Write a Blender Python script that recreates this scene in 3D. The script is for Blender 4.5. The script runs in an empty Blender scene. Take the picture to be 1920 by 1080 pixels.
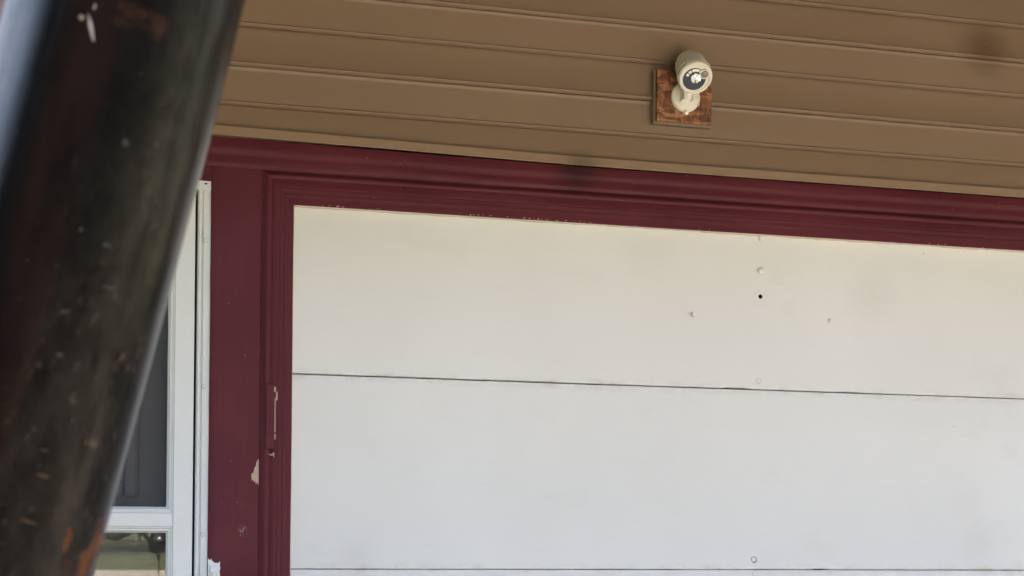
import bpy, bmesh, math, random
from mathutils import Vector, Matrix, noise
random.seed(7)
R = math.radians
sc = bpy.context.scene
C = sc.collection

# ------------------------------------------------------------------ camera, sky, sun, exposure
cam_d = bpy.data.cameras.new('camera')
cam = bpy.data.objects.new('camera', cam_d); C.objects.link(cam); sc.camera = cam
CAM = Vector((-0.590, -4.3587, 1.2221))
yaw, roll = R(15.6), R(0.6)
Fw = Vector((math.sin(yaw), math.cos(yaw), 0)); Rt = Vector((math.cos(yaw), -math.sin(yaw), 0)); Up = Vector((0, 0, 1))
Rc = Rt*math.cos(roll) + Up*math.sin(roll); Uc = Up*math.cos(roll) - Rt*math.sin(roll)
m = Matrix((Rc, Uc, -Fw)).transposed().to_4x4(); m.translation = CAM
cam.matrix_world = m
cam_d.sensor_width = 36; cam_d.lens = 3000/1920*36
cam_d.shift_y = 430/1920
cam_d.clip_start = 0.05; cam_d.clip_end = 1000
cam_d.dof.use_dof = True; cam_d.dof.focus_distance = 4.45; cam_d.dof.aperture_fstop = 22

SUN_EL, SUN_AZ = R(57), R(0)
w = bpy.data.worlds.new('World'); sc.world = w; w.use_nodes = True
nt = w.node_tree; nt.nodes.clear()
sky = nt.nodes.new('ShaderNodeTexSky'); sky.sky_type = 'NISHITA'; sky.sun_disc = False
sky.sun_elevation = SUN_EL; sky.sun_rotation = SUN_AZ
sky.air_density = 1.0; sky.dust_density = 8.0; sky.ozone_density = 0.2
bg = nt.nodes.new('ShaderNodeBackground'); bg.inputs['Strength'].default_value = 0.15
wo = nt.nodes.new('ShaderNodeOutputWorld')
nt.links.new(sky.outputs[0], bg.inputs[0]); nt.links.new(bg.outputs[0], wo.inputs[0])
sd = bpy.data.lights.new('sun', 'SUN'); sd.energy = 2.9; sd.angle = R(0.6); sd.color = (1, 0.93, 0.82)
so = bpy.data.objects.new('sun', sd); C.objects.link(so); so.rotation_euler = (-(math.pi/2-SUN_EL), 0, -SUN_AZ); so.location = (0, 6, 9)
vs = sc.view_settings
sc.display_settings.display_device = 'sRGB'
vs.view_transform = 'Standard'; vs.look = 'None'; vs.gamma = 1; vs.use_curve_mapping = False
vs.exposure = 2.74
sc.cycles.max_bounces = 10; sc.cycles.transparent_max_bounces = 12

# ------------------------------------------------------------------ node helpers
class NT:
    def __init__(s, name):
        s.m = bpy.data.materials.new(name); s.m.use_nodes = True; s.t = s.m.node_tree
        s.b = s.t.nodes['Principled BSDF']; s.out = s.t.nodes['Material Output']
    def n(s, typ, **k):
        o = s.t.nodes.new(typ)
        for a, v in k.items(): setattr(o, a, v)
        return o
    def l(s, a, b): s.t.links.new(a, b)
    def coord(s, kind='Object', scale=(1, 1, 1), loc=(0, 0, 0)):
        if kind == 'World':
            o = s.n('ShaderNodeNewGeometry').outputs['Position']
        else:
            o = s.n('ShaderNodeTexCoord').outputs[kind]
        mp = s.n('ShaderNodeMapping'); mp.inputs['Scale'].default_value = scale; mp.inputs['Location'].default_value = loc
        s.l(o, mp.inputs['Vector']); return mp.outputs[0]
    def noise(s, vec, scale, detail=4, rough=.5):
        o = s.n('ShaderNodeTexNoise'); o.inputs['Scale'].default_value = scale; o.inputs['Detail'].default_value = detail
        o.inputs['Roughness'].default_value = rough
        s.l(vec, o.inputs['Vector']); return o.outputs['Fac']
    def voro(s, vec, scale, feature='F1', out='Distance'):
        o = s.n('ShaderNodeTexVoronoi', feature=feature); o.inputs['Scale'].default_value = scale
        s.l(vec, o.inputs['Vector']); return o.outputs[out]
    def ramp(s, fac, stops):
        o = s.n('ShaderNodeValToRGB'); e = o.color_ramp.elements
        while len(e) < len(stops): e.new(.5)
        for i, (p, c) in enumerate(stops):
            e[i].position = p
            e[i].color = (c, c, c, 1) if isinstance(c, (int, float)) else (*c, 1)
        s.l(fac, o.inputs[0]); return o.outputs[0]
    def mix(s, fac, a, b, mode='MIX'):
        o = s.n('ShaderNodeMix', data_type='RGBA', blend_type=mode)
        for sock, v in ((o.inputs[0], fac), (o.inputs[6], a), (o.inputs[7], b)):
            if hasattr(v, 'links'): s.l(v, sock)
            elif isinstance(v, (int, float)): sock.default_value = v if sock == o.inputs[0] else (v, v, v, 1)
            else: sock.default_value = (*v, 1)
        return o.outputs[2]
    def math(s, op, a, b=0.0):
        o = s.n('ShaderNodeMath', operation=op)
        for i, v in enumerate((a, b)):
            if hasattr(v, 'links'): s.l(v, o.inputs[i])
            else: o.inputs[i].default_value = v
        return o.outputs[0]
    def spot(s, pos, rad, soft):
        """1 inside a soft round spot at a world place"""
        g = s.n('ShaderNodeNewGeometry').outputs['Position']
        d = s.n('ShaderNodeVectorMath', operation='DISTANCE'); s.l(g, d.inputs[0]); d.inputs[1].default_value = pos
        r = s.n('ShaderNodeMapRange', interpolation_type='SMOOTHSTEP')
        r.inputs['From Min'].default_value = rad; r.inputs['From Max'].default_value = soft
        r.inputs['To Min'].default_value = 1; r.inputs['To Max'].default_value = 0
        s.l(d.outputs['Value'], r.inputs[0]); return r.outputs[0]
    def bump(s, h, strength=.2, dist=.001):
        o = s.n('ShaderNodeBump'); o.inputs['Strength'].default_value = strength; o.inputs['Distance'].default_value = dist
        s.l(h, o.inputs['Height']); s.l(o.outputs[0], s.b.inputs['Normal'])
    def set(s, **k):
        for a, v in k.items():
            sock = s.b.inputs[a.replace('_', ' ')]
            if hasattr(v, 'links'): s.l(v, sock)
            elif isinstance(v, tuple): sock.default_value = (*v, 1)
            else: sock.default_value = v
        return s.m

def plain(name, col, rough=.5, metal=0, var=.12, scale=14, bump=.0):
    t = NT(name); v = t.coord('World')
    f = t.noise(v, scale, 5)
    c = t.mix(f, tuple(x*(1-var) for x in col), tuple(min(1, x*(1+var)) for x in col))
    t.set(Base_Color=c, Roughness=rough, Metallic=metal)
    if bump: t.bump(t.noise(v, scale*12, 3), bump, .001)
    return t.m

def mat_white_door():
    t = NT('weathered_white_paint'); v = t.coord('World')
    base = t.mix(t.ramp(t.noise(v, 1.3, 4), [(.35, 0.), (.7, 1.)]), (.705, .702, .684), (.757, .755, .745))
    vs_ = t.coord('World', (.5, 1, 9))
    streak = t.ramp(t.noise(vs_, 9, 6, .65), [(.52, 0.), (.75, .09)])
    c = t.mix(streak, base, (.55, .53, .49))
    # dusty grime, patchy
    g = t.ramp(t.noise(t.coord('World', (1, 1, 1.5), (3, 0, 1)), 3.2, 5, .6), [(.58, 0.), (.78, .22)])
    c = t.mix(g, c, (.52, .49, .42))
    sp = t.voro(t.coord('World', (1, 0, 1)), 7)
    c = t.mix(t.ramp(sp, [(.012, .75), (.02, 0.)]), c, (.2, .17, .13))
    for p, r0, r1, k in (((1.75, 0, 1.90), .0, .13, .10), ((1.02, 0, 1.99), .0, .12, .08), ((.18, 0, 1.10), .0, .09, .12), ((2.12, 0, 1.16), .0, .1, .1)):  # faint blurred spots of dirt before the lens, put into the door colour
        c = t.mix(t.math('MULTIPLY', t.spot(p, r0, r1), k), c, (.3, .27, .22))
    # grime that has crept out of the section seams
    z = t.n('ShaderNodeSeparateXYZ'); t.l(t.n('ShaderNodeNewGeometry').outputs['Position'], z.inputs[0])
    for zc in (1.6065, 1.0745):
        d = t.math('ABSOLUTE', t.math('SUBTRACT', z.outputs[2], zc))
        k = t.math('MULTIPLY', t.ramp(t.math('MULTIPLY', d, 40), [(0., .75), (.9, 0.)]), t.ramp(t.noise(t.coord('World', (2.2, 1, 5), (zc, 0, 0)), 7, 6, .7), [(.46, 0.), (.72, .75)]))
        c = t.mix(k, c, (.40, .34, .27))
    drip = t.ramp(t.noise(t.coord('World', (26, 1, 1.1)), 1.6, 5, .6), [(.62, 0.), (.80, .05)])
    c = t.mix(drip, c, (.52, .49, .44))
    fine = t.noise(t.coord('World', (14, 14, 120)), 3.5, 4, .6)
    t.bump(t.math('ADD', t.math('MULTIPLY', fine, .5), t.math('MULTIPLY', t.noise(v, 5, 3), 2.2)), .4, .0014)
    return t.set(Base_Color=c, Roughness=t.ramp(t.noise(v, 6, 3), [(.3, .5), (.7, .68)]), Specular_IOR_Level=.35)

def mat_burgundy(name, along):
    t = NT(name); v = t.coord('World')
    st = t.noise(t.coord('World', (1.1, 34, 34) if along == 'x' else (34, 34, 1.1)), 2.6, 5, .62)
    c = t.mix(t.ramp(t.noise(v, 4, 5), [(.3, 0.), (.7, 1.)]), (.080, .0135, .0225), (.106, .0190, .0300))
    c = t.mix(t.ramp(st, [(.42, 0.), (.68, .5 if along == 'x' else .22)]), c, (.128, .027, .036))
    c = t.mix(t.ramp(st, [(.30, .35 if along == 'x' else .12), (.44, 0.)]), c, (.062, .0105, .0165))
    c = t.mix(t.ramp(t.noise(t.coord('World', (1, 1, 1), (9, 3, 4)), 17, 6, .7), [(.6, 0.), (.8, .35)]), c, (.16, .045, .05))
    # rubbed places and tiny cream flecks where the paint has come off
    c = t.mix(t.ramp(t.voro(t.coord('World', (1, 1, 1)), 26), [(.03, .75), (.045, 0.)]), c, (.36, .20, .17))
    c = t.mix(t.math('MULTIPLY', t.spot((-.131, -.03, 1.178), .0, .02), t.ramp(t.noise(v, 160, 4), [(.45, 0.), (.65, .7)])), c, (.32, .25, .26))
    c = t.mix(t.math('MULTIPLY', t.spot((.80, -.04, 2.200), .0, .095), .75), c, (.03, .010, .010))  # blurred dirt before the lens, put into the header colour as a dark spot
    h = t.math('ADD', t.noise(v, 24, 4), t.math('MULTIPLY', st, 1.1 if along == 'x' else .5))
    t.bump(h, .25, .0015)
    return t.set(Base_Color=c, Roughness=t.ramp(t.noise(v, 11, 4), [(.3, .36), (.7, .52)]), Specular_IOR_Level=.17)

def mat_siding(name, k):
    t = NT(name); v = t.coord('World')
    c = t.mix(t.noise(v, 2.2, 4), tuple(k*q for q in (.266, .183, .121)), tuple(k*q for q in (.308, .216, .147)))
    c = t.mix(t.ramp(t.noise(t.coord('World', (.3, 1, 4)), 5, 5, .6), [(.5, 0.), (.8, .3)]), c, (.24, .175, .13))
    c = t.mix(t.ramp(t.voro(t.coord('World', (1, 0, 1)), 5.5), [(.012, .8), (.018, 0.)]), c, (.45, .38, .30))
    c = t.mix(t.math('MULTIPLY', t.spot((2.09, -.055, 2.665), .0, .12), .62), c, (.075, .047, .025))  # dark blur of dirt before the lens, put into the siding colour
    c = t.mix(t.math('MULTIPLY', t.spot((.80, -.07, 2.205), .0, .09), .55), c, (.08, .06, .045))  # upper part of the lens-dirt blur that crosses onto the header
    t.bump(t.math('ADD', t.noise(t.coord('World', (1, 1, 4)), 60, 4), t.math('MULTIPLY', t.noise(v, 260, 2), .3)), .12, .001)
    return t.set(Base_Color=c, Roughness=.42, Specular_IOR_Level=.4)

def mat_osb():
    t = NT('stained_strand_board'); v = t.coord('World', (1, 1, 1))
    vv = t.n('ShaderNodeMapping'); vv.inputs['Rotation'].default_value = (0, R(38), 0); vv.inputs['Scale'].default_value = (.7, 1, 3.2)
    t.l(t.n('ShaderNodeNewGeometry').outputs['Position'], vv.inputs['Vector'])
    cell = t.n('ShaderNodeTexVoronoi'); cell.inputs['Scale'].default_value = 34; t.l(vv.outputs[0], cell.inputs['Vector'])
    cell2 = t.n('ShaderNodeTexVoronoi'); cell2.inputs['Scale'].default_value = 42
    t.l(t.coord('World', (2.8, 1, .7)), cell2.inputs['Vector'])
    g = t.n('ShaderNodeSeparateColor'); t.l(cell.outputs['Color'], g.inputs[0])
    g2 = t.n('ShaderNodeSeparateColor'); t.l(cell2.outputs['Color'], g2.inputs[0])
    f = t.math('MULTIPLY_ADD', g.outputs[0], .6); f.node.inputs[2].default_value = 0
    f = t.math('ADD', f, t.math('MULTIPLY', g2.outputs[1], .4))
    c = t.ramp(f, [(.1, (.075, .028, .015)), (.36, (.18, .066, .028)), (.6, (.28, .115, .048)), (.9, (.42, .22, .105))])
    c = t.mix(t.ramp(t.noise(v, 60, 5), [(.5, 0.), (.7, .6)]), c, (.06, .022, .013))
    t.bump(f, .4, .0015)
    return t.set(Base_Color=c, Roughness=.5)

def mat_pole():
    t = NT('chipped_black_paint')
    uv = lambda sx, sy, ox=0: t.coord('UV', (sx, sy, 1), (ox, 0, 0))
    c = t.mix(t.noise(uv(40, 22), 1, 7, .7), (.003, .003, .0035), (.0065, .006, .0055))
    # brown and olive reflections painted into the colour down the length of the pole
    u = t.n('ShaderNodeSeparateXYZ'); t.l(t.n('ShaderNodeTexCoord').outputs['UV'], u.inputs[0])
    def band(u0, u1, soft):
        a = t.n('ShaderNodeMapRange', interpolation_type='SMOOTHSTEP'); a.inputs[1].default_value = u0-soft; a.inputs[2].default_value = u0+soft; t.l(u.outputs[0], a.inputs[0])
        b = t.n('ShaderNodeMapRange', interpolation_type='SMOOTHSTEP'); b.inputs[1].default_value = u1-soft; b.inputs[2].default_value = u1+soft; t.l(u.outputs[0], b.inputs[0])
        return t.math('SUBTRACT', a.outputs[0], b.outputs[0])
    def vband(v0, v1, soft):
        a = t.n('ShaderNodeMapRange', interpolation_type='SMOOTHSTEP'); a.inputs[1].default_value = v0-soft; a.inputs[2].default_value = v0+soft; t.l(u.outputs[1], a.inputs[0])
        b = t.n('ShaderNodeMapRange', interpolation_type='SMOOTHSTEP'); b.inputs[1].default_value = v1-soft; b.inputs[2].default_value = v1+soft; t.l(u.outputs[1], b.inputs[0])
        return t.math('SUBTRACT', a.outputs[0], b.outputs[0])
    MUL = lambda a, b: t.math('MULTIPLY', a, b)
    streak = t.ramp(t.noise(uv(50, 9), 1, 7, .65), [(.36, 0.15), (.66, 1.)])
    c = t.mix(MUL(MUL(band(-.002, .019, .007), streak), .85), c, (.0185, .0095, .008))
    c = t.mix(MUL(MUL(band(.036, .12, .014), t.ramp(t.noise(uv(75, 34, 3), 1, 8, .72), [(.43, 0.), (.66, 1.)])), .75), c, (.0165, .0155, .0125))
    # pale scuffs, short and broken
    sc1 = t.ramp(t.noise(uv(170, 85, 9), 1, 7, .75), [(.58, 0.), (.72, .8)])
    c = t.mix(MUL(sc1, MUL(vband(1.0, 1.36, .1), band(.015, .09, .02))), c, (.07, .062, .046))
    sc2 = t.ramp(t.math('ADD', t.voro(uv(120, 105, 2), 1), t.math('MULTIPLY', t.noise(uv(420, 330, 3), 1, 4), .30)), [(.17, .8), (.24, 0.)])
    c = t.mix(MUL(sc2, .22), c, (.11, .10, .09))
    sky_sheen = MUL(band(-.3, -.017, .006), t.ramp(t.noise(uv(55, 26, 11), 1, 8, .72), [(.44, 0.), (.66, .8)]))  # sky highlight on the left painted pale, broken up like scuffs
    c = t.mix(sky_sheen, c, (.055, .056, .060))
    # orange rust: where the edges have worn through
    rn = t.noise(uv(95, 40, 5), 1, 8, .7)
    r1 = MUL(band(.061, .105, .007), vband(.6, 1.243, .02))
    r1 = t.ramp(MUL(r1, rn), [(.44, 0.), (.58, .9)])
    r5 = t.ramp(MUL(MUL(band(.050, .066, .006), vband(1.15, 1.236, .012)), t.noise(uv(110, 60, 8), 1, 7, .7)), [(.46, 0.), (.60, .7)])
    r1 = t.math('MAXIMUM', r1, r5)
    r2 = t.ramp(MUL(MUL(band(.013, .040, .005), vband(1.4225, 1.4365, .005)), t.noise(uv(90, 130, 6), 1, 6, .6)), [(.36, 0.), (.62, .32)])
    r3 = MUL(band(-.2, -.0345, .002), vband(1.408, 1.9, .008))
    r4 = t.ramp(MUL(t.noise(uv(95, 50, 13), 1, 7, .7), vband(.9, 1.36, .12)), [(.62, 0.), (.72, .3)])
    rust = t.math('MAXIMUM', t.math('MAXIMUM', t.math('MAXIMUM', r1, r2), r3), r4)
    rc = t.ramp(t.noise(uv(120, 60, 1), 1, 6, .7), [(.3, (.035, .011, .006)), (.55, (.085, .030, .011)), (.75, (.16, .068, .026))])
    c = t.mix(rust, c, rc)
    rough = t.mix(rust, t.ramp(t.noise(uv(60, 12), 1, 5), [(.3, .13), (.7, .26)]), .85)
    t.bump(t.math('ADD', t.math('ADD', MUL(t.noise(uv(130, 60), 1, 6, .7), .7), MUL(t.noise(uv(110, 4, 4), 1, 3), .8)), MUL(rust, .8)), .3, .0012)
    # gloss masked to keep the sky strip on the left and dim other reflections
    dn = t.ramp(t.noise(uv(90, 34, 7), 1, 8, .75), [(.4, 0.), (.65, 1.)])
    dull = t.math('MULTIPLY_ADD', dn, .05); dull.node.inputs[2].default_value = .012
    glossy = MUL(band(-.3, -.015, .007), 1.0)
    rightn = MUL(t.ramp(t.noise(uv(120, 20, 2), 1, 8, .75), [(.35, 0.1), (.62, 1.)]), t.math('MULTIPLY_ADD', vband(1.325, 2.0, .06), .75)); rightn.node.inputs[1].links[0].from_node.inputs[2].default_value = .25
    spec = t.math('ADD', t.math('ADD', glossy, dull), MUL(MUL(band(.042, .3, .014), rightn), .28))
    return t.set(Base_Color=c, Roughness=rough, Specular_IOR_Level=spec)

def mat_glass():
    t = NT('window_glass')
    tr = t.n('ShaderNodeBsdfTransparent'); tr.inputs[0].default_value = (.86, .89, .88, 1)
    gl = t.n('ShaderNodeBsdfGlossy'); gl.inputs['Roughness'].default_value = .012
    fr = t.n('ShaderNodeFresnel'); fr.inputs[0].default_value = 1.75
    mx = t.n('ShaderNodeMixShader'); t.l(fr.outputs[0], mx.inputs[0]); t.l(tr.outputs[0], mx.inputs[1]); t.l(gl.outputs[0], mx.inputs[2])
    t.l(mx.outputs[0], t.out.inputs[0]); return t.m

def mat_screen():
    t = NT('insect_screen')
    tr = t.n('ShaderNodeBsdfTransparent'); tr.inputs[0].default_value = (1, 1, 1, 1)
    t.set(Base_Color=(.05, .05, .055), Roughness=.6)
    mx = t.n('ShaderNodeMixShader'); mx.inputs[0].default_value = .30
    t.l(tr.outputs[0], mx.inputs[1]); t.l(t.b.outputs[0], mx.inputs[2]); t.l(mx.outputs[0], t.out.inputs[0]); return t.m

def mat_grass():
    t = NT('lawn_grass'); v = t.coord('World')
    c = t.mix(t.ramp(t.noise(t.coord('World', (.25, 1, 1)), .5, 6, .65), [(.38, 0.), (.62, 1.)]), (.053, .069, .027), (.122, .118, .053))
    c = t.mix(t.ramp(t.noise(v, 4, 5, .7), [(.4, 0.), (.7, .7)]), c, (.045, .056, .022))
    t.bump(t.noise(v, 40, 3), .6, .03); return t.set(Base_Color=c, Roughness=.9)

def mat_concrete():
    t = NT('worn_concrete'); v = t.coord('World')
    c = t.mix(t.noise(v, .8, 7, .6), (.31, .266, .222), (.43, .38, .325))
    t.bump(t.noise(v, 60, 4), .2, .004); return t.set(Base_Color=c, Roughness=.85)

M = dict(door=mat_white_door(), bur=mat_burgundy('burgundy_paint', 'z'), burh=mat_burgundy('burgundy_head_paint', 'x'), tan=mat_siding('tan_vinyl', .80), trim=mat_siding('tan_trim_metal', 1.0), osb=mat_osb(), pole=mat_pole(), glass=mat_glass(),
         screen=mat_screen(), grass=mat_grass(), conc=mat_concrete(), asph=plain('weathered_asphalt', (.13, .118, .10), .9, var=.25, scale=3, bump=.3),
         alu=plain('white_enamelled_metal', (.70, .715, .72), .35, var=.04, bump=.05),
         cream=plain('cream_edge', (.66, .57, .46), .6, var=.15, scale=60),
         primer=plain('bare_primer', (.46, .33, .25), .7, var=.2, scale=120),
         plastic=plain('cream_plastic', (.79, .75, .67), .38, var=.03),
         knuck=plain('worn_knuckle', (.33, .225, .17), .6, var=.35, scale=160), dark=plain('dark_recess', (.02, .018, .016), .8),
         grime=plain('black_grime', (.05, .045, .04), .8),
         wood=plain('painted_tan_wood', (.21, .155, .105), .6, bump=.2),
         slate=plain('smoked_lens', (.06, .075, .09), .12, var=.02),
         sensor=plain('grey_sensor_dome', (.26, .24, .22), .35, var=.02),
         black=plain('black_enamel', (.008, .008, .009), .14),
         entry=plain('grey_entry_door_paint', (.20, .20, .225), .4, var=.05),
         sof=plain('dark_soffit', (.085, .058, .04), .6, var=.2, bump=.2), roof=plain('brown_shingle', (.10, .085, .075), .9, var=.3, bump=.3),  # soffit colour kept dark so less light reaches the wall top
         bark=plain('tree_bark', (.10, .075, .05), .9, var=.3, scale=8, bump=.4),
         leaf=plain('tree_leaf', (.055, .085, .025), .6, var=.4, scale=1.2),
         yew=plain('yew_needles', (.018, .03, .013), .7, var=.4, scale=6), hedge=plain('hedge_leaf', (.04, .06, .025), .7, var=.4, scale=1.5))
mc = NT('chrome_reflector'); mc.set(Base_Color=(.9, .89, .86), Metallic=1.0, Roughness=.12); M['chrome'] = mc.m
ml = NT('led_phosphor'); ml.set(Base_Color=(.90, .88, .82), Roughness=.3); M['led'] = ml.m
mz = NT('dull_zinc'); mz.set(Base_Color=(.45, .43, .4), Metallic=.6, Roughness=.5); M['zinc'] = mz.m

# ------------------------------------------------------------------ mesh helpers
def obj(name, bm, mat, parent=None, smooth=False, angle=None):
    me = bpy.data.meshes.new(name); bmesh.ops.recalc_face_normals(bm, faces=bm.faces[:]) if bm.faces else None
    bm.to_mesh(me); bm.free()
    if mat: me.materials.append(mat)
    if smooth:
        for p in me.polygons: p.use_smooth = True
        if angle: me.set_sharp_from_angle(angle=R(angle))
    o = bpy.data.objects.new(name, me); C.objects.link(o)
    if parent: o.parent = parent; o.matrix_parent_inverse = parent_inv(parent)
    return o
def parent_inv(p):
    # parts keep their own origin at the world origin, so only a thing's Empty carries an offset
    return Matrix.Identity(4) if p.parent else Matrix.Translation(-Vector(p.location))
def tag(o, label=None, cat=None, group=None, kind=None):
    for k, v in (('label', label), ('category', cat), ('group', group), ('kind', kind)):
        if v: o[k] = v
    return o
def thing(name, label, cat, loc=(0, 0, 0), group=None):
    o = bpy.data.objects.new(name, None); C.objects.link(o); o.location = loc; o.empty_display_size = .1
    return tag(o, label, cat, group)
def box(bm, x0, x1, y0, y1, z0, z1, bev=0.0):
    vs_ = [bm.verts.new((x, y, z)) for x in (x0, x1) for y in (y0, y1) for z in (z0, z1)]
    f = [(0, 1, 3, 2), (4, 6, 7, 5), (0, 4, 5, 1), (2, 3, 7, 6), (0, 2, 6, 4), (1, 5, 7, 3)]
    fs = [bm.faces.new([vs_[i] for i in q]) for q in f]
    if bev:
        es = list({e for q in fs for e in q.edges})
        bmesh.ops.bevel(bm, geom=es, offset=bev, segments=2, profile=.5, affect='EDGES')
    return bm
def boxo(name, dims, mat, parent=None, bev=0.0):
    return obj(name, box(bmesh.new(), *dims, bev), mat, parent)
def sweep(bm, prof, place, n, closed=True):
    """prof: list of (a,b); place(a,b,t)->xyz for t in 0..1; n segments"""
    rows = []
    for i in range(n+1):
        t = i/n
        rows.append([bm.verts.new(place(a, b, t)) for a, b in prof])
    k = len(prof)
    for i in range(n):
        for j in range(k if closed else k-1):
            j2 = (j+1) % k
            bm.faces.new((rows[i][j], rows[i][j2], rows[i+1][j2], rows[i+1][j]))
    if closed:
        bm.faces.new(rows[0]); bm.faces.new(rows[-1][::-1])
    return bm
def lathe(bm, prof, mat4=Matrix.Identity(4), n=32):
    """prof (r,h) about local Z"""
    rows = []
    for r, h in prof:
        if r < 1e-6: rows.append([bm.verts.new(mat4 @ Vector((0, 0, h)))])
        else: rows.append([bm.verts.new(mat4 @ Vector((r*math.cos(2*math.pi*i/n), r*math.sin(2*math.pi*i/n), h))) for i in range(n)])
    for a, b in zip(rows, rows[1:]):
        for i in range(n):
            j = (i+1) % n
            if len(a) == 1 and len(b) == 1: continue
            if len(a) == 1: bm.faces.new((a[0], b[i], b[j]))
            elif len(b) == 1: bm.faces.new((a[i], b[0], a[j]))
            else: bm.faces.new((a[i], b[i], b[j], a[j]))
    for rw in (rows[0], rows[-1]):
        if len(rw) > 1: bm.faces.new(rw)
    return bm
def facing(p, d, up=(0, 0, 1)):
    """matrix with +Z along d at p"""
    z = Vector(d).normalized(); x = Vector(up).cross(z).normalized(); y = z.cross(x)
    mm = Matrix((x, y, z)).transposed().to_4x4(); mm.translation = Vector(p); return mm
OUT = (0, -1, 0)
def N(x, s=1.0, o=0.0): return noise.noise(Vector((x*s+o, o*1.7+.3, .7)))
def flake(bm, pts, y, th=.0006):
    """thin irregular chip on a wall plane: pts (x,z)"""
    a = [bm.verts.new((x, y, z)) for x, z in pts]; b = [bm.verts.new((x, y-th, z)) for x, z in pts]
    bm.faces.new(b); k = len(pts)
    for i in range(k): bm.faces.new((a[i], a[(i+1) % k], b[(i+1) % k], b[i]))
def ragged(cx, cz, w, h, n=9):
    return [(cx+w*math.cos(2*math.pi*i/n)*random.uniform(.5, 1.1), cz+h*math.sin(2*math.pi*i/n)*random.uniform(.5, 1.1)) for i in range(n)]

# ------------------------------------------------------------------ ground, street
def sheet(name, x0, x1, y0, y1, z, mat, n=1):
    bm = bmesh.new()
    v = [bm.verts.new(p) for p in ((x0, y0, z), (x1, y0, z), (x1, y1, z), (x0, y1, z))]; bm.faces.new(v)
    return tag(obj(name, bm, mat), kind='structure')
sheet('ground', -300, 300, -400, 200, -.03, M['grass'])
sheet('driveway', -.25, 4.6, -22, .2, -.012, M['conc'])
bm = box(bmesh.new(), -200, 200, -31.5, -22, -.2, -.018)
tag(obj('road', bm, M['conc']), kind='structure')

# ------------------------------------------------------------------ house front
XL, XR = -5.0, 7.5
EAVE_Y, EAVE_Z = -1.35, 2.62
house = thing('house', 'house front with tan horizontal siding over burgundy painted garage trim', 'house', (1.0, 0, 0))
# siding courses, one object each; joints alternate between a lap and a moulded groove
PITCH, L0 = .1061, 2.3118
def siding_course(z0, lap_below, lap_above, k):
    top = PITCH
    p = [(-.040, .005), (-.0455, .0005), (-.0505, -.0004), (-.0545, .0010), (-.0612, .0056), (-.0630, .0074), (-.0631, .0085), (-.0612, .0100), (-.0574, .0110), (-.0566, .0126)]
    if not lap_below:
        p = [(-.040, .003), (-.0480, .0003), (-.0518, .0006), (-.0606, .0056), (-.0624, .0073), (-.0624, .0084), (-.0604, .0100), (-.0568, .0122)]
    if lap_above: p += [(-.0530, top-.014), (-.0526, top-.0095), (-.0548, top-.0050), (-.0548, top-.0026), (-.0530, top-.0011), (-.0495, top-.0008), (-.0420, top+.001)]
    else: p += [(-.0530, top-.012), (-.0522, top-.005), (-.0500, top-.0008), (-.0420, top)]
    if z0 < 2.22:                                                # cut to fit into the channel trim
        cut = 2.229-z0; p = [(-.040, cut), (-.0562, cut)] + p[-3 if not lap_above else -7:]
    p += [(-.036, top), (-.036, p[0][1])]
    bm = bmesh.new()
    def place(a, b, t):
        x = -1.75 + t*5.6
        return (x, a + .0012*N(x, 1.1, k*3.1), z0 + b + .0009*N(x, .8, k*5.7))
    sweep(bm, p, place, 60)
    return obj('siding_plank', bm, M['tan'], house, True, 50)
for k in range(-1, 7):
    siding_course(L0 + k*PITCH, k % 2 == 1, (k+1) % 2 == 1, k)
# channel trim under the siding, hollow below so a dark slot shows above the frieze
bm = bmesh.new()
def lift(x): return .0115*max(0., min(1.6, (.78-x)/.95))**1.15
jz = 2.2130
jp = [(-.0765, jz+.006), (-.0757, jz+.0006), (-.0785, jz), (-.0800, jz+.002), (-.0785, jz+.0060), (-.0795, jz+.0215), (-.0785, jz+.0245), (-.0640, jz+.0258), (-.050, jz+.0262), (-.030, jz+.030), (-.030, jz+.0285), (-.0762, jz+.0215)]
sweep(bm, jp, lambda a, b, t: (-1.75+t*5.6, a+.0008*N(t*5.6, 1.3, 2), b+lift(-1.75+t*5.6)+.0012*N(t*5.6, .9, 4)), 60)
obj('channel_trim', bm, M['trim'], house, True, 40)
# wall core pieces (between and around the openings)
for nm, d in (('wall', (XL, -1.125, -.026, .14, 0, 2.93)), ('wall', (-.2235, -.086, -.026, .14, 0, 2.145)), ('wall', (-1.125, 2.832, -.026, .14, 2.149, 2.2080)), ('wall', (-1.125, 2.832, -.026, .14, 2.2580, 2.93)),
              ('wall', (2.832, XR, -.026, .14, 0, 2.93))):
    boxo(nm, d, M['tan'], house)
# flat burgundy frieze with the slight belly of bent trim sheet
fz0, fz1 = 2.151, 2.2195
bm = bmesh.new()
fp = [(-.0262, fz0), (-.0330, fz0), (-.0340, fz0+.004)]
for i in range(1, 16):
    z = fz0+.004 + (2.2178-fz0-.004)*i/15; s = (z-fz0)/(2.2178-fz0)
    fp.append((-.0340 - .0030*math.exp(-((s-.62)/.16)**2) - .0012*math.sin(s*9) + .001*s, z))
fp += [(-.0335, fz1), (-.0262, fz1)]
sweep(bm, fp, lambda a, b, t: (-1.75+t*5.6, a+.0012*N(t*5.6, 2.2, 7+b*30) if a < -.03 else a, b+(.0008*N(t*5.6, 1.7, 3) if b < 2.19 else .0006*N(t*5.6, 3.1, 5)) + .86*lift(-1.75+t*5.6)*max(0, (b-fz0)/(fz1-fz0))), 90)
obj('frieze_board', bm, M['burh'], house, True, 40)
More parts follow.
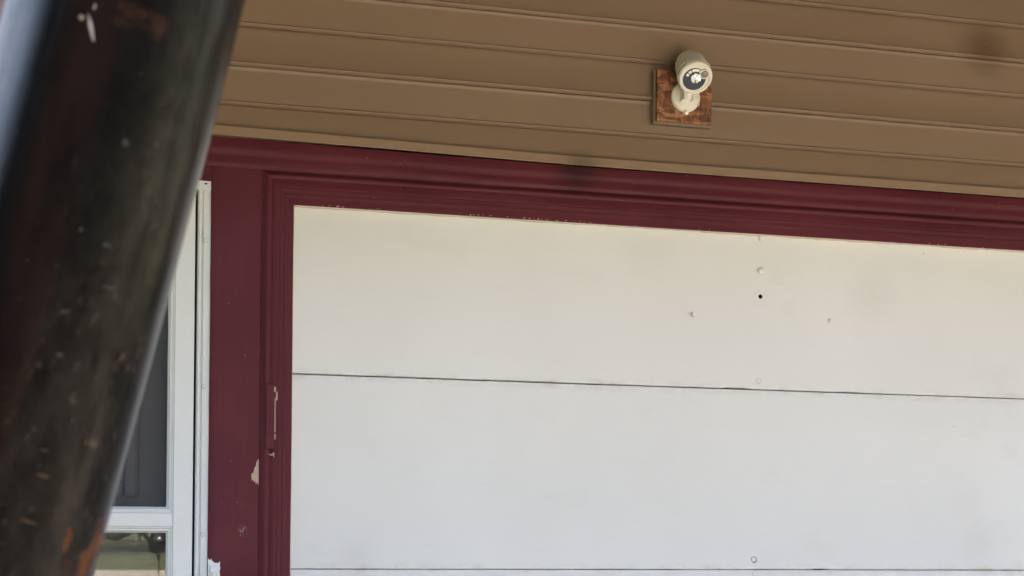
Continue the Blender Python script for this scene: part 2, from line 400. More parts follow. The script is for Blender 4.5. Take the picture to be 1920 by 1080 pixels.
# jamb boards
def jamb_board(x0, x1, z1, seed):
    bm = bmesh.new()
    pr = [(x0, -.0262), (x0, -.0325), (x0+.002, -.0335)] + [(x0+(x1-x0)*i/8, -.0335-.0010*N(i/8, 3, seed)) for i in range(1, 8)] + [(x1-.0015, -.0340), (x1, -.0322), (x1, -.0262)]
    sweep(bm, pr, lambda a, b, t: (a+.0007*N(t*2.1, 9, a*40), b+(.0006*N(t*2.1, 4, seed) if b < -.03 else 0), t*z1), 60)
    return obj('jamb_board', bm, M['bur'], house, True, 40)
jamb_board(-.2235, -.0887, 2.1500, 1); jamb_board(2.8335, 2.965, 2.1500, 5); jamb_board(-1.245, -1.1265, 2.1500, 8)
# casing moulding round the garage opening, mitred at the corners
MP = [(0, -.0225), (0, -.0340), (.0012, -.0346), (.0024, -.0346), (.0098, -.0440), (.0125, -.0462), (.0165, -.0468), (.0215, -.0455), (.0250, -.0428), (.0262, -.0380), (.0280, -.0368),
      (.0430, -.0402), (.0458, -.0398), (.0486, -.0345), (.0500, -.0342), (.0590, -.0350), (.0622, -.0306), (.0640, -.0302), (.0715, -.0306), (.0735, -.0276), (.0840, -.0216), (.0862, -.0196), (.0872, -.0165), (.0872, .012), (.05, .012), (.05, -.0225)]
TOPZ = 2.1500
def moulding(kind):
    bm = bmesh.new()
    def place(a, b, t):
        if kind == 'head':
            x0, x1 = -.0885+a, 2.8325-a; x = x0+(x1-x0)*t
            return (x, b+.0006*N(x, 3, a*60), TOPZ-a+.0009*N(x, 2.3, a*20)*(1 if a > .001 else .2))
        z = (TOPZ-a)*t
        s = -1 if kind == 'left' else 1
        x = -.0885+a if kind == 'left' else 2.8325-a
        return (x+.0008*N(z, 4.3, a*50+s)*(0 if t > .99 else 1), b+.0006*N(z, 3, a*60), z)
    sweep(bm, MP, place, 110)
    return obj('casing_moulding', bm, M['burh' if kind == 'head' else 'bur'], house, True, 35)
for kd in ('head', 'left', 'right'): moulding(kd)
# unpainted edge that peeps out between casing and door, uneven along its length
bm = bmesh.new()
def strip(pt, n, L):
    rows = []
    for i in range(n+1):
        s = i/n*L
        rows.append([bm.verts.new(p) for p in pt(s)])
    for a, b in zip(rows, rows[1:]):
        for j in range(len(a)-1): bm.faces.new((a[j], a[j+1], b[j+1], b[j]))
def wob(s, o): return max(.0, .0019 + .0016*N(s, 14, o) + .0013*N(s, 47, o+3))
strip(lambda s: ((-.004, -.0160, s), (-.0013+wob(s, 2), -.0160, s), (-.0013+wob(s, 2), -.0006, s)), 420, 2.058)
obj('bare_edge', bm, M['cream'], house)
bm = bmesh.new()
strip(lambda s: ((s, -.0160, 2.0665), (s, -.0160, 2.0628-wob(s, 5)*1.05), (s, -.0006, 2.0628-wob(s, 5)*1.05)), 520, 2.74)
obj('bare_edge', bm, M['cream'], house)
# flecks where the paint stopped short along the head casing
bm = bmesh.new()
def cluster(x0, x1, n):
    for i in range(n):
        x = random.uniform(x0, x1); flake(bm, ragged(x, 2.0645+random.uniform(0, .0035), random.uniform(.001, .0032), random.uniform(.0008, .0018), 6), -.0216)
cluster(.06, .16, 7); cluster(.16, .3, 3); cluster(.46, .62, 12); cluster(.64, .80, 16); cluster(.8, 1.2, 5); cluster(2.1, 2.35, 9); cluster(1.2, 2.1, 4)
o = obj('paint_fleck', bm, M['cream'], house); o['kind'] = 'stuff'
# chipped place on the jamb board
bm = bmesh.new()
flake(bm, [(-.0905, 1.371), (-.0935, 1.370), (-.0945, 1.362), (-.0965, 1.366), (-.0985, 1.352), (-.1022, 1.348), (-.1040, 1.336), (-.1095, 1.332), (-.1105, 1.322), (-.1080, 1.321), (-.1105, 1.313), (-.1060, 1.317), (-.1030, 1.309), (-.1005, 1.313), (-.0975, 1.304), (-.0945, 1.309), (-.0905, 1.301)], -.0338)
obj('bare_patch', bm, M['primer'], house)
# old painted-over hinge leaf on the left casing, its knuckle worn to the metal
bm = box(bmesh.new(), -.0755, -.0525, -.0545, -.036, 1.399, 1.573, .002)
leafp = obj('hinge_leaf', bm, M['bur'], house)
bm = box(bmesh.new(), -.0535, -.0485, -.0520, -.033, 1.443, 1.537, .0012); box(bm, -.0545, -.0475, -.0530, -.033, 1.4245, 1.4395, .0012)
obj('hinge_knuckle', bm, M['knuck'], leafp)
bm = box(bmesh.new(), -.0490, -.0440, -.0510, -.034, 1.530, 1.553, .001); box(bm, -.0545, -.0490, -.0550, -.034, 1.552, 1.566, .001)
obj('hinge_knuckle', bm, M['primer'], leafp)
bm = bmesh.new(); flake(bm, [(-.069, 1.387), (-.060, 1.384), (-.055, 1.388), (-.053, 1.392), (-.0505, 1.388), (-.051, 1.377), (-.053, 1.3755), (-.054, 1.381), (-.060, 1.381), (-.066, 1.384)], -.0465)
obj('bare_patch', bm, M['knuck'], house)
# roof, gable side walls; unseen eave shaped deep, low and dark to shade the wall
bm = bmesh.new()
rp = [(EAVE_Y, EAVE_Z+.10), (EAVE_Y, EAVE_Z+.22), (3.6, 5.1), (8.2, 3.05), (8.2, 2.95), (3.6, 5.0), (-.02, 3.05)]
sweep(bm, rp, lambda a, b, t: (XL-.4+t*(XR-XL+.8), a, b), 1)
obj('roof', bm, M['roof'], house)
bm = bmesh.new()
sweep(bm, [(-.03, 2.945), (EAVE_Y+.02, EAVE_Z), (EAVE_Y+.02, EAVE_Z+.02), (-.03, 2.965)], lambda a, b, t: (XL-.4+t*(XR-XL+.8), a, b), 1)
obj('soffit', bm, M['sof'], house)
boxo('fascia', (XL-.4, XR+.4, EAVE_Y-.03, EAVE_Y+.018, EAVE_Z-.04, EAVE_Z+.16), M['tan'], house)
for x in (XL, XR-.15):
    bm = bmesh.new(); sweep(bm, [(.142, 0), (8.0, 0), (8.0, 2.9), (3.6, 4.9), (.142, 3.3)], lambda a, b, t: (x+t*.15, a, b), 1); obj('side_wall', bm, M['tan'], house)
boxo('back_wall', (XL+.15, XR-.15, 7.8, 7.98, 0, 2.9), M['tan'], house)
boxo('gable_infill', (XL, XR, .0, .14, 2.955, 3.3), M['tan'], house)

# ------------------------------------------------------------------ garage door: four flush sections
gd = thing('garage_door', 'white painted sectional garage door in burgundy casing under the tan siding', 'garage door', (1.372, 0, 0))
def section(z0, z1, k, hole=None):
    NX = 240; X0, X1 = -.012, 2.756
    bm = bmesh.new(); rows = []
    for i in range(NX+1):
        x = X0+(X1-X0)*i/NX
        jb = .0006*N(x, 6, k*7)+.0004*N(x, 31, k*3); jt = .0005*N(x, 5, k*9+4)+.0005*N(x, 24, k*2+8)
        if k == 1:
            if 1.275 < x < 1.352: jb += .0024
            if 1.62 < x < 1.735: jb += .0016*abs(math.sin((x-1.62)*27))
            wgap = .0014*(1-min(1, x/1.6))
            jb += wgap
        if k == 2:
            if 1.56 < x < 1.612: jb += .002
        y = .0007*N(x, 1.2, k*11)
        a, b = z0+jb, z1+jt
        rows.append([bm.verts.new((x, yy, zz)) for yy, zz in ((.034, a), (.0035+y, a), (.0008+y, a+.0012), (y, a+.004), (y, a+.02), (y, b-.02), (y, b-.004), (.0008+y, b-.0012), (.0035+y, b), (.034, b))])
    for p, q in zip(rows, rows[1:]):
        for j in range(10):
            j2 = (j+1) % 10; bm.faces.new((p[j], p[j2], q[j2], q[j]))
    bm.faces.new(rows[0]); bm.faces.new(rows[-1][::-1])
    o = obj('door_section', bm, M['door'], gd, True, 30)
    if hole:
        cb = bmesh.new(); lathe(cb, [(.0066, -.02), (.0066, .06)], facing((hole[0], 0.04, hole[1]), OUT), 14)
        cu = obj('cutter', cb, None)
        md = o.modifiers.new('b', 'BOOLEAN'); md.object = cu; md.operation = 'DIFFERENCE'; md.solver = 'EXACT'
        dg = bpy.context.evaluated_depsgraph_get(); me = bpy.data.meshes.new_from_object(o.evaluated_get(dg))
        o.modifiers.clear(); o.data = me; me.materials.append(M['dark'])
        for p in me.polygons:
            if abs(p.center.x-hole[0]) < .0068 and abs(p.center.z-hole[1]) < .0068 and abs(p.normal.y) < .5: p.material_index = len(me.materials)-1
        bpy.data.objects.remove(cu)
    return o
s1 = section(1.6075, 2.138, 1, (1.382, 1.882)); s2 = section(1.0755, 1.6055, 2); s3 = section(.541, 1.0738, 3); s4 = section(.006, .5385, 4)
boxo('dark_backing', (-.02, 2.764, .12, .135, .0, 2.138), M['dark'], gd)  # dark sheet standing in for the unlit garage behind the seams
def dome(x, z, r, h, parent, y=0.0, mat='door'):
    bm = bmesh.new(); lathe(bm, [(r*.90, -.001), (r*.92, h*.08), (r, h*.28), (r*.9, h*.6), (r*.6, h*.9), (r*.25, h), (0, h)], facing((x, y, z), OUT), 24)
    return obj('carriage_bolt', bm, M[mat], parent, True)
dome(1.382, 1.959, .0100, .0075, s1); dome(1.382, 2.0545, .0098, .0075, s1, 0)
def plug(x, z, parent, grime):
    b = dome(x, z, .0078, .0018, parent)
    bm = bmesh.new(); n = 28
    for i in range(n):
        a0, a1 = 2*math.pi*i/n, 2*math.pi*(i+1)/n
        def wd(a): return grime*(.0009+.0011*max(0, math.cos(a+.8))**4+.0002*math.sin(3*a))
        q = [(x+r*math.cos(a), -.0009, z+r*math.sin(a)) for r, a in ((.0076, a0), (.0080+wd(a0), a0), (.0080+wd(a1), a1), (.0076, a1))]
        bm.faces.new([bm.verts.new(p) for p in q])
    obj('grime_ring', bm, M['grime'] if grime > .8 else M['zinc'], gd)
plug(1.378, 1.633, s1, .55); plug(1.3695, 1.105, s2, 1.25); plug(1.3735, 1.0635, s3, .5)
for x in (1.168, 1.607):
    bm = bmesh.new(); lathe(bm, [(.0064, .002), (.0064, -.0125), (.0056, -.0138), (0, -.0140)][::1], facing((x, 0, 1.819), (0, 1, 0)), 14)
    obj('bolt_stub', bm, M['door'], s1, True, 40)

# ------------------------------------------------------------------ storm door
sx = thing('storm_door', 'white metal storm door with screened upper half beside the burgundy board', 'storm door', (-.667, 0, 0))
DX0, DX1, DZ1 = -1.071, -.2635, 2.082
def frame_part(name, dims, bev=.002): return boxo(name, dims, M['alu'], sx, bev)
for a, b in ((-.3145, DX1), (DX0, -1.0205)): frame_part('stile', (a, b, -.022, .012, .03, DZ1))
frame_part('rail', (-1.0200, -.3150, -.0205, .012, 1.1874, 1.2236))
frame_part('rail', (-1.0200, -.3150, -.0205, .012, 2.000, DZ1)); frame_part('rail', (-1.0200, -.3150, -.0205, .012, .03, .24))
# stepped glazing beads
BP = [(a*.75, b) for a, b in [(0, -.0185), (.0035, -.0185), (.0045, -.0150), (.0090, -.0135), (.0105, -.0165), (.0140, -.0160), (.0165, -.0100), (.0205, -.0070), (.0215, -.0010), (.0215, .010), (0, .010)]]
def bead(x0, x1, z0, z1):
    for kind in range(4):
        bm = bmesh.new()
        def pl(a, b, t):
            if kind == 0: return (x1-a, b, z0+a+(z1-z0-2*a)*t)
            if kind == 1: return (x0+a, b, z0+a+(z1-z0-2*a)*t)
            if kind == 2: return (x0+a+(x1-x0-2*a)*t, b, z0+a)
            return (x0+a+(x1-x0-2*a)*t, b, z1-a)
        sweep(bm, BP, pl, 1); obj('glazing_bead', bm, M['alu'], sx)
bead(-1.0200, -.3150, 1.2241, 1.9995); bead(-1.0200, -.3150, .2405, 1.1869)
boxo('screen_panel', (-1.007, -.3285, .0018, .0022, 1.2375, 1.985), M['screen'], sx)
boxo('glass_pane', (-1.007, -.3285, .0010, .0016, .255, 1.1735), M['glass'], sx)
# outer jamb: rounded bead and screwed flange
def jamb(s, xo):
    bm = bmesh.new()
    pr = [(0, .0), (0, -.024), (.001, -.0285), (.004, -.0312), (.008, -.0312), (.0112, -.0270), (.0124, -.0205), (.0140, -.0205), (.0152, -.0258), (.0285, -.0268), (.0318, -.0290), (.0338, -.0285), (.0345, -.0262), (.0345, -.024), (.02, -.022), (.012, .0)]
    sweep(bm, pr, lambda a, b, t: (xo+s*(a+(.0013*N(t*2.1, 13, 2)+.0008*N(t*2.1, 40, 6) if a > .031 else 0)), b-(.001*0), .02+t*2.066), 150)
    return obj('jamb_flange', bm, M['alu'], sx, True, 40)
jr = jamb(1, -.2572); jamb(-1, -1.0775)
boxo('gap_shade', (-.2630, -.2575, .008, .03, .03, DZ1), M['dark'], sx)  # dark strips set in the door gaps in place of their shade
boxo('gap_shade', (-1.0770, -1.0715, .008, .03, .03, DZ1), M['dark'], sx)
bm = box(bmesh.new(), -1.112, -.2235, -.030, .0, 2.0885, 2.1105, .0015); box(bm, -1.112, -.2240, -.0335, .0, 2.0850, 2.0905, .002)
jh = obj('jamb_head', bm, M['alu'], sx)
bm = bmesh.new(); flake(bm, [(-.2425, 2.103), (-.240, 2.1045), (-.235, 2.104), (-.233, 2.1025), (-.2365, 2.1005), (-.239, 2.1)], -.0302); obj('screw_slot', bm, M['dark'], jh)
boxo('head_board', (-1.1255, -.2240, -.0325, .13, 2.1115, 2.1495), M['bur'], house)
for z, x in ((1.953, -.2357), (1.5625, -.2373), (1.168, -.2366), (.75, -.2366), (.35, -.2366)):
    mt = facing((x, -.0262, z), OUT)
    bm = bmesh.new(); lathe(bm, [(.0048, -.001), (.0048, .0014), (.0036, .0032), (.0014, .0034), (.0011, .0014), (0, .0014)], mt, 18)
    sxr = obj('screw', bm, M['alu'], jr, True, 40)
    bm = bmesh.new(); lathe(bm, [(.0062, .0), (.0062, .0012), (.0046, .0012)], mt, 18); obj('washer', bm, M['zinc'], jr, True, 40)
# ------------------------------------------------------------------ entry door behind the storm door
ed = thing('entry_door', 'dark grey panelled entry door behind the storm door screen', 'door', (-.667, .14, 0))
boxo('door_slab', (-1.12, -.225, .112, .15, .03, 2.12), M['entry'], ed)
for z0, z1 in ((1.265, 1.95), (.25, .95)):
    for x0, x1 in ((-.62, -.398), (-.95, -.73)):
        bm = bmesh.new()
        for (a0, a1, b0, b1) in ((x1-.040, x1, z0, z1), (x0, x0+.040, z0, z1), (x0+.040, x1-.040, z0, z0+.040), (x0+.040, x1-.040, z1-.040, z1)):
            box(bm, a0, a1, .092, .1125, b0, b1, .012)
        fr = obj('panel_moulding', bm, M['entry'], ed)
        boxo('raised_panel', (x0+.058, x1-.058, .100, .1125, z0+.058, z1-.058), M['entry'], ed, .006)
# ------------------------------------------------------------------ doorbell
bl = thing('doorbell', 'small white doorbell button on the burgundy board beside the storm door', 'doorbell', (-.207, -.034, 1.04))
boxo('backplate', (-.2210, -.1935, -.0368, -.0325, .985, 1.0905), M['alu'], bl, .0012)
boxo('casing', (-.2172, -.1975, -.0480, -.0366, .992, 1.0830), M['alu'], bl, .002)
boxo('button', (-.2125, -.2020, -.0520, -.0478, 1.012, 1.0660), M['alu'], bl, .0015)
bm = bmesh.new(); box(bm, -.2135, -.2010, -.0484, -.0479, 1.0110, 1.0672); obj('button_surround', bm, M['zinc'], bl)
bm = bmesh.new()
flake(bm, [(-.2225, 1.099), (-.2215, 1.106), (-.2200, 1.1005), (-.2180, 1.0995), (-.2172, 1.1045), (-.2155, 1.0985), (-.2135, 1.1035), (-.2115, 1.097), (-.2085, 1.096), (-.2060, 1.0925), (-.1940, 1.0920), (-.1925, 1.0965), (-.1905, 1.095), (-.1915, 1.086), (-.1900, 1.078), (-.1920, 1.070), (-.1905, 1.06), (-.1930, 1.03), (-.191, 1.0), (-.194, .984), (-.2225, .984)], -.0347, .0008)
obj('bare_patch', bm, M['alu'], house)

# ------------------------------------------------------------------ mounting board and spotlight
mb = thing('mounting_board', 'square reddish strand board fixed to the tan siding behind the spotlight', 'board', (1.10, -.06, 2.42))
boxo('backing_block', (1.0105, 1.1885, -.0780, -.0545, 2.3470, 2.5010), M['wood'], mb, .0015)
boxo('strand_board', (1.0165, 1.1835, -.0900, -.0783, 2.3535, 2.4985), M['osb'], mb, .001)
Y0 = -.0902
sl = thing('spotlight', 'cream battery motion spotlight on a round swivel base fixed to wooden board', 'spotlight', (1.103, Y0, 2.425))
bm = bmesh.new(); lathe(bm, [(.0432, 0), (.0436, .004), (.0425, .0085), (.037, .0125), (.030, .0165), (.024, .022), (.0185, .026), (0, .028)], facing((1.1015, Y0, 2.4255), OUT), 40)
base = obj('swivel_base', bm, M['plastic'], sl, True, 50)
for dx, dz in ((-.033, -.0145), (.034, -.0185), (0, .034)):
    bm = bmesh.new(); lathe(bm, [(.0062, -.002), (.0062, .0015), (.0048, .002), (.0046, -.0005), (0, -.0005)], facing((1.1015+dx, Y0-.0095, 2.4255+dz), OUT), 16); obj('screw_recess', bm, M['plastic'], base, True, 40)
    bm = bmesh.new(); lathe(bm, [(.0036, 0), (.0036, .0012), (.001, .0015), (0, .0008)], facing((1.1015+dx, Y0-.0098, 2.4255+dz), OUT), 12); obj('screw', bm, M['zinc'], base, True, 40)
bm = bmesh.new(); lathe(bm, [(.0062, -.005), (.0062, .012), (.005, .0145), (0, .015)], facing((1.1005, Y0-.004, 2.3805), (0, -1, -.25)), 18); obj('locking_knob', bm, M['plastic'], sl, True, 40)
# body axis: out from the wall, down and a little towards the drive's left side
face_c = Vector((1.1005, -.172, 2.4580)); ax = Vector((-.11, -.76, -.645)).normalized()
# neck with side ribs
bm = bmesh.new()
a0 = Vector((1.1005, Y0-.022, 2.424)); a1 = face_c - ax*.045 + Vector((0, .0, -.020))
dN = (a1-a0); L = dN.length
lathe(bm, [(.020, -.006), (.0185, L*.25), (.016, L*.6), (.017, L*.9), (.0165, L)], facing(a0, dN), 24)
obj('swivel_neck', bm, M['plastic'], sl, True, 50)
for d in ((-.0022, .0022, -.019, .019, -.004, .032), (.0275, .0305, -.018, .018, -.004, .024)):
    bm = box(bmesh.new(), *d, .001)
    for v in bm.verts: v.co = facing(a0, (0, -1, .1)) @ (v.co + Vector((-.021, 0, 0)))
    obj('neck_rib', bm, M['plastic'], sl)
fm = facing(face_c, ax)
Rb = .0490
bm = bmesh.new(); lathe(bm, [(0, -.118), (.018, -.1170), (.031, -.1125), (.0395, -.1030), (.0440, -.088), (.0455, -.058), (.0462, -.0325), (.0466, -.0305), (.0488, -.0300), (Rb, -.026), (.0492, -.014), (.0482, -.006), (.0462, -.0016), (.0438, 0), (.0412, -.0004), (.0395, -.0018), (.0385, -.0040), (0, -.0042)], fm, 56)
body = obj('lamp_body', bm, M['plastic'], sl, True, 45)
# grip grooves: raised arcs with a dark recess
def arc_piece(name, r0, r1, a0, a1, h0, h1, mat, parent, n=14):
    bm = bmesh.new(); rows = []
    for i in range(n+1):
        a = a0+(a1-a0)*i/n
        rows.append([bm.verts.new(fm @ Vector((r*math.cos(a), r*math.sin(a), h))) for r, h in ((r0, h0), (r1, h0), (r1, h1), (r0, h1))])
    for p, q in zip(rows, rows[1:]):
        for j in range(4): bm.faces.new((p[j], p[(j+1) % 4], q[(j+1) % 4], q[j]))
    bm.faces.new(rows[0]); bm.faces.new(rows[-1][::-1]); return obj(name, bm, mat, parent)
for a0_, a1_ in ((R(38), R(82)), (R(128), R(178)), (R(262), R(305))):
    arc_piece('grip_rib', .0480, .0508, a0_, a1_, -.0195, -.0165, M['plastic'], body)
    arc_piece('grip_groove', .0486, .0494, a0_, a1_, -.0160, -.0120, M['grime'], body)
# lens window: a dark disc set low in the face, bitten by the sensor ring
def P(u, v, h): return fm @ Vector((u, v, h))
S_C = Vector((.0235, .0135)); L_C = Vector((-.003, -.0035)); LR = .0325
bm = bmesh.new(); ring = []
for i in range(72):
    a = 2*math.pi*i/72; p = L_C + Vector((LR*math.cos(a), LR*math.sin(a)))
    d = p - S_C
    if d.length < .0152: p = S_C + d.normalized()*.0152
    ring.append(p)
lo = [bm.verts.new(P(p.x, p.y, -.0046)) for p in ring]; hi = [bm.verts.new(P(p.x, p.y, -.0030)) for p in ring]
bm.faces.new(hi)
for i in range(72): bm.faces.new((lo[i], lo[(i+1) % 72], hi[(i+1) % 72], hi[i]))
lens = obj('lens', bm, M['slate'], sl)
sm_ = fm @ Matrix.Translation((S_C.x, S_C.y, -.0042))
bm = bmesh.new(); lathe(bm, [(.0142, 0), (.0142, .0040), (.0128, .0056), (.0112, .0056), (.0104, .0040), (.0104, .002), (0, .002)], sm_, 32); sr = obj('sensor_ring', bm, M['plastic'], sl, True, 40)
bm = bmesh.new(); lathe(bm, [(.0100, .0022), (.0092, .0042), (.006, .0058), (0, .0064)], sm_, 28); obj('sensor_dome', bm, M['sensor'], sr, True)
# faceted reflector cup with the LED in it, and bright segments above it
bm = bmesh.new(); nf = 14; Cc = Vector((.001, -.0005)); c0 = bm.verts.new(P(Cc.x, Cc.y+.001, -.0008))
rim = [bm.verts.new(P(Cc.x+.0142*math.cos(2*math.pi*i/nf), Cc.y+.0142*math.sin(2*math.pi*i/nf), -.0012 + (.0012 if i % 2 else -.0012))) for i in range(nf)]
base_r = [bm.verts.new(P(Cc.x+.0144*math.cos(2*math.pi*i/nf), Cc.y+.0144*math.sin(2*math.pi*i/nf), -.0032)) for i in range(nf)]
for i in range(nf):
    j = (i+1) % nf; bm.faces.new((c0, rim[i], rim[j])); bm.faces.new((rim[i], base_r[i], base_r[j], rim[j]))
refl = obj('reflector_cup', bm, M['led'], lens); refl.data.materials.append(M['chrome'])
for i, p in enumerate(refl.data.polygons): p.material_index = 1 if (i//2) % 3 == 1 or i % 2 else 0
for i, (d0, d1) in enumerate(((148, 166), (124, 142), (72, 118), (46, 66))):
    bm = bmesh.new(); rows = []
    for k in range(9):
        a = R(d0+(d1-d0)*k/8)
        rows.append([bm.verts.new(P(L_C.x+.002+r*math.cos(a), L_C.y+.002+r*math.sin(a), h)) for r, h in ((.0205, -.0031), (.0215, -.0018), (.0282, -.0018), (.0282, -.0031))])
    for p, q in zip(rows, rows[1:]):
        for j in range(3): bm.faces.new((p[j], p[j+1], q[j+1], q[j]))
    bm.faces.new(rows[0]); bm.faces.new(rows[-1][::-1]); obj('reflector_segment', bm, M['led'], lens)

# ------------------------------------------------------------------ leaning steel pole close to the camera
pole = None
pts = [(-.5661, -3.6386, 1.4467), (-.5929, -3.6312, 1.3344), (-.6290, -3.6211, 1.194)]
def axis(z):
    # gentle bow fitted through three places on its centre line
    s = z-1.3344
    dx = .2445*s - .045*s*s if abs(s) < .5 else .2445*s - .045*(s*abs(.5) if s > 0 else -s*.5)
    x = -.5966 + dx
    y = -3.6306 - .2793*(x+.5966)
    return Vector((x, y, z))
PR = .0526
bm = bmesh.new(); uvl = bm.loops.layers.uv.new('UVMap'); NA = 64; rows = []; zs = [-.05, .3, .7, 1.0] + [1.1+.02*i for i in range(24)] + [1.7, 2.0, 2.35]
view = Fw
for z in zs:
    c = axis(z); t = (axis(z+.01)-axis(z-.01)).normalized(); e1 = t.cross(-Fw).normalized()*-1; e2 = t.cross(e1).normalized()
    if e2.dot(Fw) > 0: e2 = -e2
    if e1.dot(Rt) < 0: e1 = -e1
    row = []
    for i in range(NA):
        a = -math.pi + 2*math.pi*i/NA            # a=0 faces the camera, +a turns to the picture's right
        r = PR*(1+.004*N(z*5, 1, i*.1)+.0015*math.cos(2*a))
        row.append((bm.verts.new(c + e1*(r*math.sin(a)) + e2*(r*math.cos(a))), a*PR))
    rows.append((row, z))
for (p, z0), (q, z1) in zip(rows, rows[1:]):
    for i in range(NA):
        j = (i+1) % NA; u0 = p[i][1]; u1 = p[i][1]+2*math.pi*PR/NA
        f = bm.faces.new((p[i][0], p[j][0], q[j][0], q[i][0]))
        for lp, uvv in zip(f.loops, ((u0, z0), (u1, z0), (u1, z1), (u0, z1))): lp[uvl].uv = uvv
bm.faces.new([v for v, _ in rows[-1][0]])
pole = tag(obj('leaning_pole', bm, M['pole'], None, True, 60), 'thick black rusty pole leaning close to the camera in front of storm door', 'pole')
# chips that show pale metal and old undercoat
def on_pole(a, z, lift=.0004):
    c = axis(z); t = (axis(z+.01)-axis(z-.01)).normalized(); e1 = t.cross(-Fw).normalized()
    if e1.dot(Rt) < 0: e1 = -e1
    e2 = t.cross(e1).normalized()
    if e2.dot(Fw) > 0: e2 = -e2
    return c + (e1*math.sin(a)+e2*math.cos(a))*(PR+lift)
def chip(a, z, wa, hz, mat, tilt=0.0):
    bm = bmesh.new(); n = 11; cen = bm.verts.new(on_pole(a, z, .0011)); rg = []
    for i in range(n):
        th = 2*math.pi*i/n; k = random.uniform(.6, 1.15); da, dz = wa*k*math.cos(th), hz*k*math.sin(th)
        rg.append(bm.verts.new(on_pole(a+(da*math.cos(tilt)-dz/PR*math.sin(tilt)), z+da*PR*math.sin(tilt)+dz*math.cos(tilt), .0007)))
    for i in range(n): bm.faces.new((cen, rg[i], rg[(i+1) % n]))
    obj('paint_chip', bm, mat, pole, True)
pc = plain('pale_undercoat', (.27, .235, .225), .6, var=.2, scale=200)
pt = plain('tan_undercoat', (.22, .165, .12), .6, var=.3, scale=200)
pg = plain('grey_scuff', (.024, .024, .023), .6, var=.3, scale=200)
pb = plain('tan_scuff', (.036, .024, .013), .7, var=.3, scale=200)
for a_, z_, w_, h_, m_, tl in ((.161, 1.4205, .020, .0052, pc, .42), (.079, 1.4232, .026, .0013, pt, -.2), (.150, 1.4285, .010, .0014, pc, 0),
                               (.624, 1.3816, .040, .0015, pg, 0), (.784, 1.3246, .062, .0009, pg, .05), (.686, 1.3407, .055, .0011, pg, 0), (.461, 1.3434, .02, .0012, pg, .4),
                               (1.092, 1.2999, .03, .0024, pb, -.6), (1.187, 1.2964, .02, .0020, pb, -.4),
                               (.547, 1.2937, .035, .0012, pg, .2), (.503, 1.3104, .05, .0009, pg, .5), (.627, 1.2555, .045, .0007, pg, 0), (.784, 1.2696, .02, .0010, pg, 0),
                               (.672, 1.2456, .075, .0009, pb, 0), (.645, 1.2266, .085, .0009, pb, -.1), (.949, 1.2626, .02, .0016, pb, .5), (.861, 1.3851, .03, .0010, pg, .3)):
    chip(a_, z_, w_, h_, m_, tl)
for m_ in (pc, pt, pg, pb): m_.node_tree.nodes['Principled BSDF'].inputs['Specular IOR Level'].default_value = .08

# ------------------------------------------------------------------ unseen shrubs added behind the camera to darken reflections in the pole
def leaf_mass(name, n, sample, size, mat, seed, parent=None):
    rnd = random.Random(seed); vts, fcs = [], []
    for _ in range(n):
        p = sample(rnd)
        u = Vector((rnd.gauss(0, 1), rnd.gauss(0, 1), rnd.gauss(0, 1))).normalized()*size; v = u.cross(Vector((rnd.gauss(0, 1), rnd.gauss(0, 1), 1))).normalized()*size*.65
        b = len(vts); vts += [p-u, p+v, p+u, p-v]; fcs.append((b, b+1, b+2, b+3))
    me = bpy.data.meshes.new(name); me.from_pydata(vts, [], fcs); me.materials.append(mat)
    o = bpy.data.objects.new(name, me); C.objects.link(o)
    if parent: o.parent = parent; o.matrix_parent_inverse = parent_inv(parent)
    return o
def shrub(x, y, rx, ry, h, seed, label):
    t = thing('added_shrub', label, 'shrub', (x, y, -.03), 'unseen shrubs added to darken reflections in the pole')
    def smp(rnd):
        d = Vector((rnd.gauss(0, 1), rnd.gauss(0, 1), rnd.gauss(0, 1))).normalized()
        k = rnd.uniform(.72, 1.0)*(1+.16*noise.noise(d*2.3+Vector((seed, 0, 0))))
        return Vector((x+d.x*rx*k, y+d.y*ry*k, max(.02, h*.5+d.z*h*.52*k)))
    leaf_mass('foliage', 9000, smp, .055, M['yew'], seed, t)
    bm = bmesh.new()
    for k in range(5):
        a = k*1.3+seed; lathe(bm, [(.035, 0), (.022, h*.4), (0, h*.75)], facing((x+.05*math.cos(a), y+.05*math.sin(a), -.03), (.35*math.cos(a), .35*math.sin(a), 1)), 7)
    obj('stem', bm, M['bark'], t, True)
shrub(-1.2, -6.0, .72, .75, 2.5, 1, 'added unseen shrub at the driveway edge, nearest of the shrubs to the drive')
shrub(-2.2, -6.1, .78, .8, 2.6, 2, 'added unseen shrub in the middle of the row beside the driveway')
shrub(-3.4, -5.8, .8, .8, 2.4, 3, 'added unseen shrub farthest from the driveway, end of the row')

# ------------------------------------------------------------------ garden light added for the dark shape mirrored in the lower pane
LX, LY, LZ = -0.0502, -5.4000, 1.0442
gl_ = thing('added_garden_light', 'black domed garden light on a thin stake, added for its dark reflection', 'garden light', (LX, LY, -.02))
bm = bmesh.new(); lathe(bm, [(0, .070), (.025, .066), (.048, .050), (.064, .027), (.069, .0), (.066, -.020), (.054, -.042), (.034, -.058), (.014, -.066), (.010, -.088), (.004, -.100), (0, -.100)], Matrix.Translation((LX, LY, LZ)), 28)
obj('lamp_head', bm, M['black'], gl_, True, 50)
bm = bmesh.new(); lathe(bm, [(.0022, 0), (.0022, LZ-.05)], Matrix.Translation((LX, LY, -.02)), 10); obj('stake', bm, M['black'], gl_, True, 50)

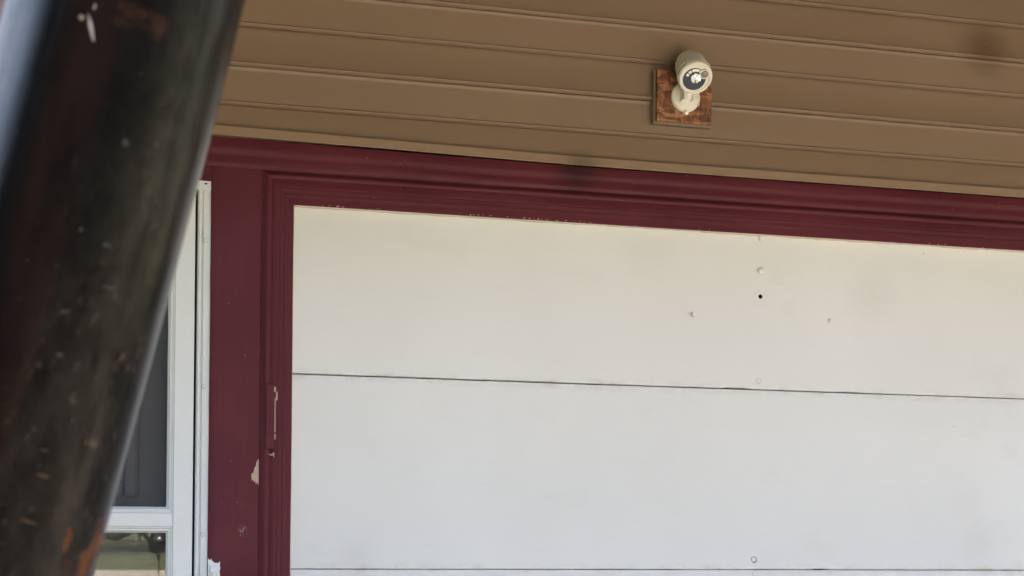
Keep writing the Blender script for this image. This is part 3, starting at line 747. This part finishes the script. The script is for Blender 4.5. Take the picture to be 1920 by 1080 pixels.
# ------------------------------------------------------------------ across the road (seen only in the glass and the pole)
def tree(x, y, h, rad, seed, label):
    rnd = random.Random(seed)
    t = thing('shade_tree', label, 'tree', (x, y, -.03), 'trees across the road')
    bm = bmesh.new()
    lathe(bm, [(.32, 0), (.22, h*.15), (.17, h*.4), (.05, h*.75), (0, h*.8)], Matrix.Translation((x, y, -.03)), 10)
    for k in range(6):
        a = rnd.uniform(0, 6.28); lathe(bm, [(.09, 0), (.05, rad*.5), (0, rad*.9)], facing((x, y, h*rnd.uniform(.3, .55)), (math.cos(a), math.sin(a), .7)), 7)
    obj('trunk', bm, M['bark'], t, True)
    vts, fcs = [], []
    clumps = [(Vector((rnd.gauss(0, .42), rnd.gauss(0, .42), rnd.gauss(0, .36))), rnd.uniform(.18, .36)) for _ in range(42)]
    for cc, cr in clumps:
        for _ in range(80):
            d = Vector((rnd.gauss(0, 1), rnd.gauss(0, 1), rnd.gauss(0, 1))).normalized()*cr*rnd.uniform(.5, 1)
            p = Vector((x, y, h*.66)) + Vector(((cc.x+d.x)*rad, (cc.y+d.y)*rad, (cc.z+d.z)*h*.42))
            u = Vector((rnd.gauss(0, 1), rnd.gauss(0, 1), rnd.gauss(0, 1))).normalized()*.45; v = u.cross(Vector((rnd.gauss(0, 1), rnd.gauss(0, 1), 1))).normalized()*.3
            b = len(vts); vts += [p-u, p+v, p+u, p-v]; fcs.append((b, b+1, b+2, b+3))
    me = bpy.data.meshes.new('crown'); me.from_pydata(vts, [], fcs); me.materials.append(M['leaf'])
    o = bpy.data.objects.new('crown', me); C.objects.link(o); o.parent = t; o.location = (-x, -y, .03)
TREE_LABELS = ['leftmost tree of the row across the road', 'second tree from the left in the row across the road', 'third tree from the left in the row across the road', 'tree left of the middle in the row across the road', 'slim tree just left of centre across the road', 'tall tree at the centre of the row across the road', 'short tree just right of centre across the road', 'tall tree right of the middle across the road', 'second tree from the right in the row across the road', 'rightmost tree of the row across the road']
trees = [(-62, -44, 17, 8), (-49, -47, 18, 8), (-36, -44, 16, 7.5), (-25, -48, 18, 8), (-13, -46, 17, 8), (-2, -49, 18, 8), (9, -46, 16, 7.5), (20, -48, 18, 8), (32, -45, 17, 8), (45, -47, 17, 8)]
for i, (x, y, h, r_) in enumerate(trees):
    tree(x, y, h, r_, i+3, TREE_LABELS[i])
vts, fcs = [], []
rnd = random.Random(5)
for _ in range(9000):
    p = Vector((rnd.uniform(-70, 70), -70+rnd.uniform(-1.5, 1.5), 0)); p.z = rnd.uniform(0, 3.4+1.2*N(p.x, .15, 3))
    u = Vector((rnd.gauss(0, 1), rnd.gauss(0, 1), rnd.gauss(0, 1))).normalized()*.4; v = u.cross(Vector((rnd.gauss(0, 1), rnd.gauss(0, 1), 1))).normalized()*.3
    b = len(vts); vts += [p-u, p+v, p+u, p-v]; fcs.append((b, b+1, b+2, b+3))
me = bpy.data.meshes.new('hedgerow'); me.from_pydata(vts, [], fcs); me.materials.append(M['hedge'])
tag(bpy.data.objects.new('hedgerow', me), 'dense dark green hedgerow far across the road', 'hedge', kind='stuff'); C.objects.link(bpy.data.objects['hedgerow'])
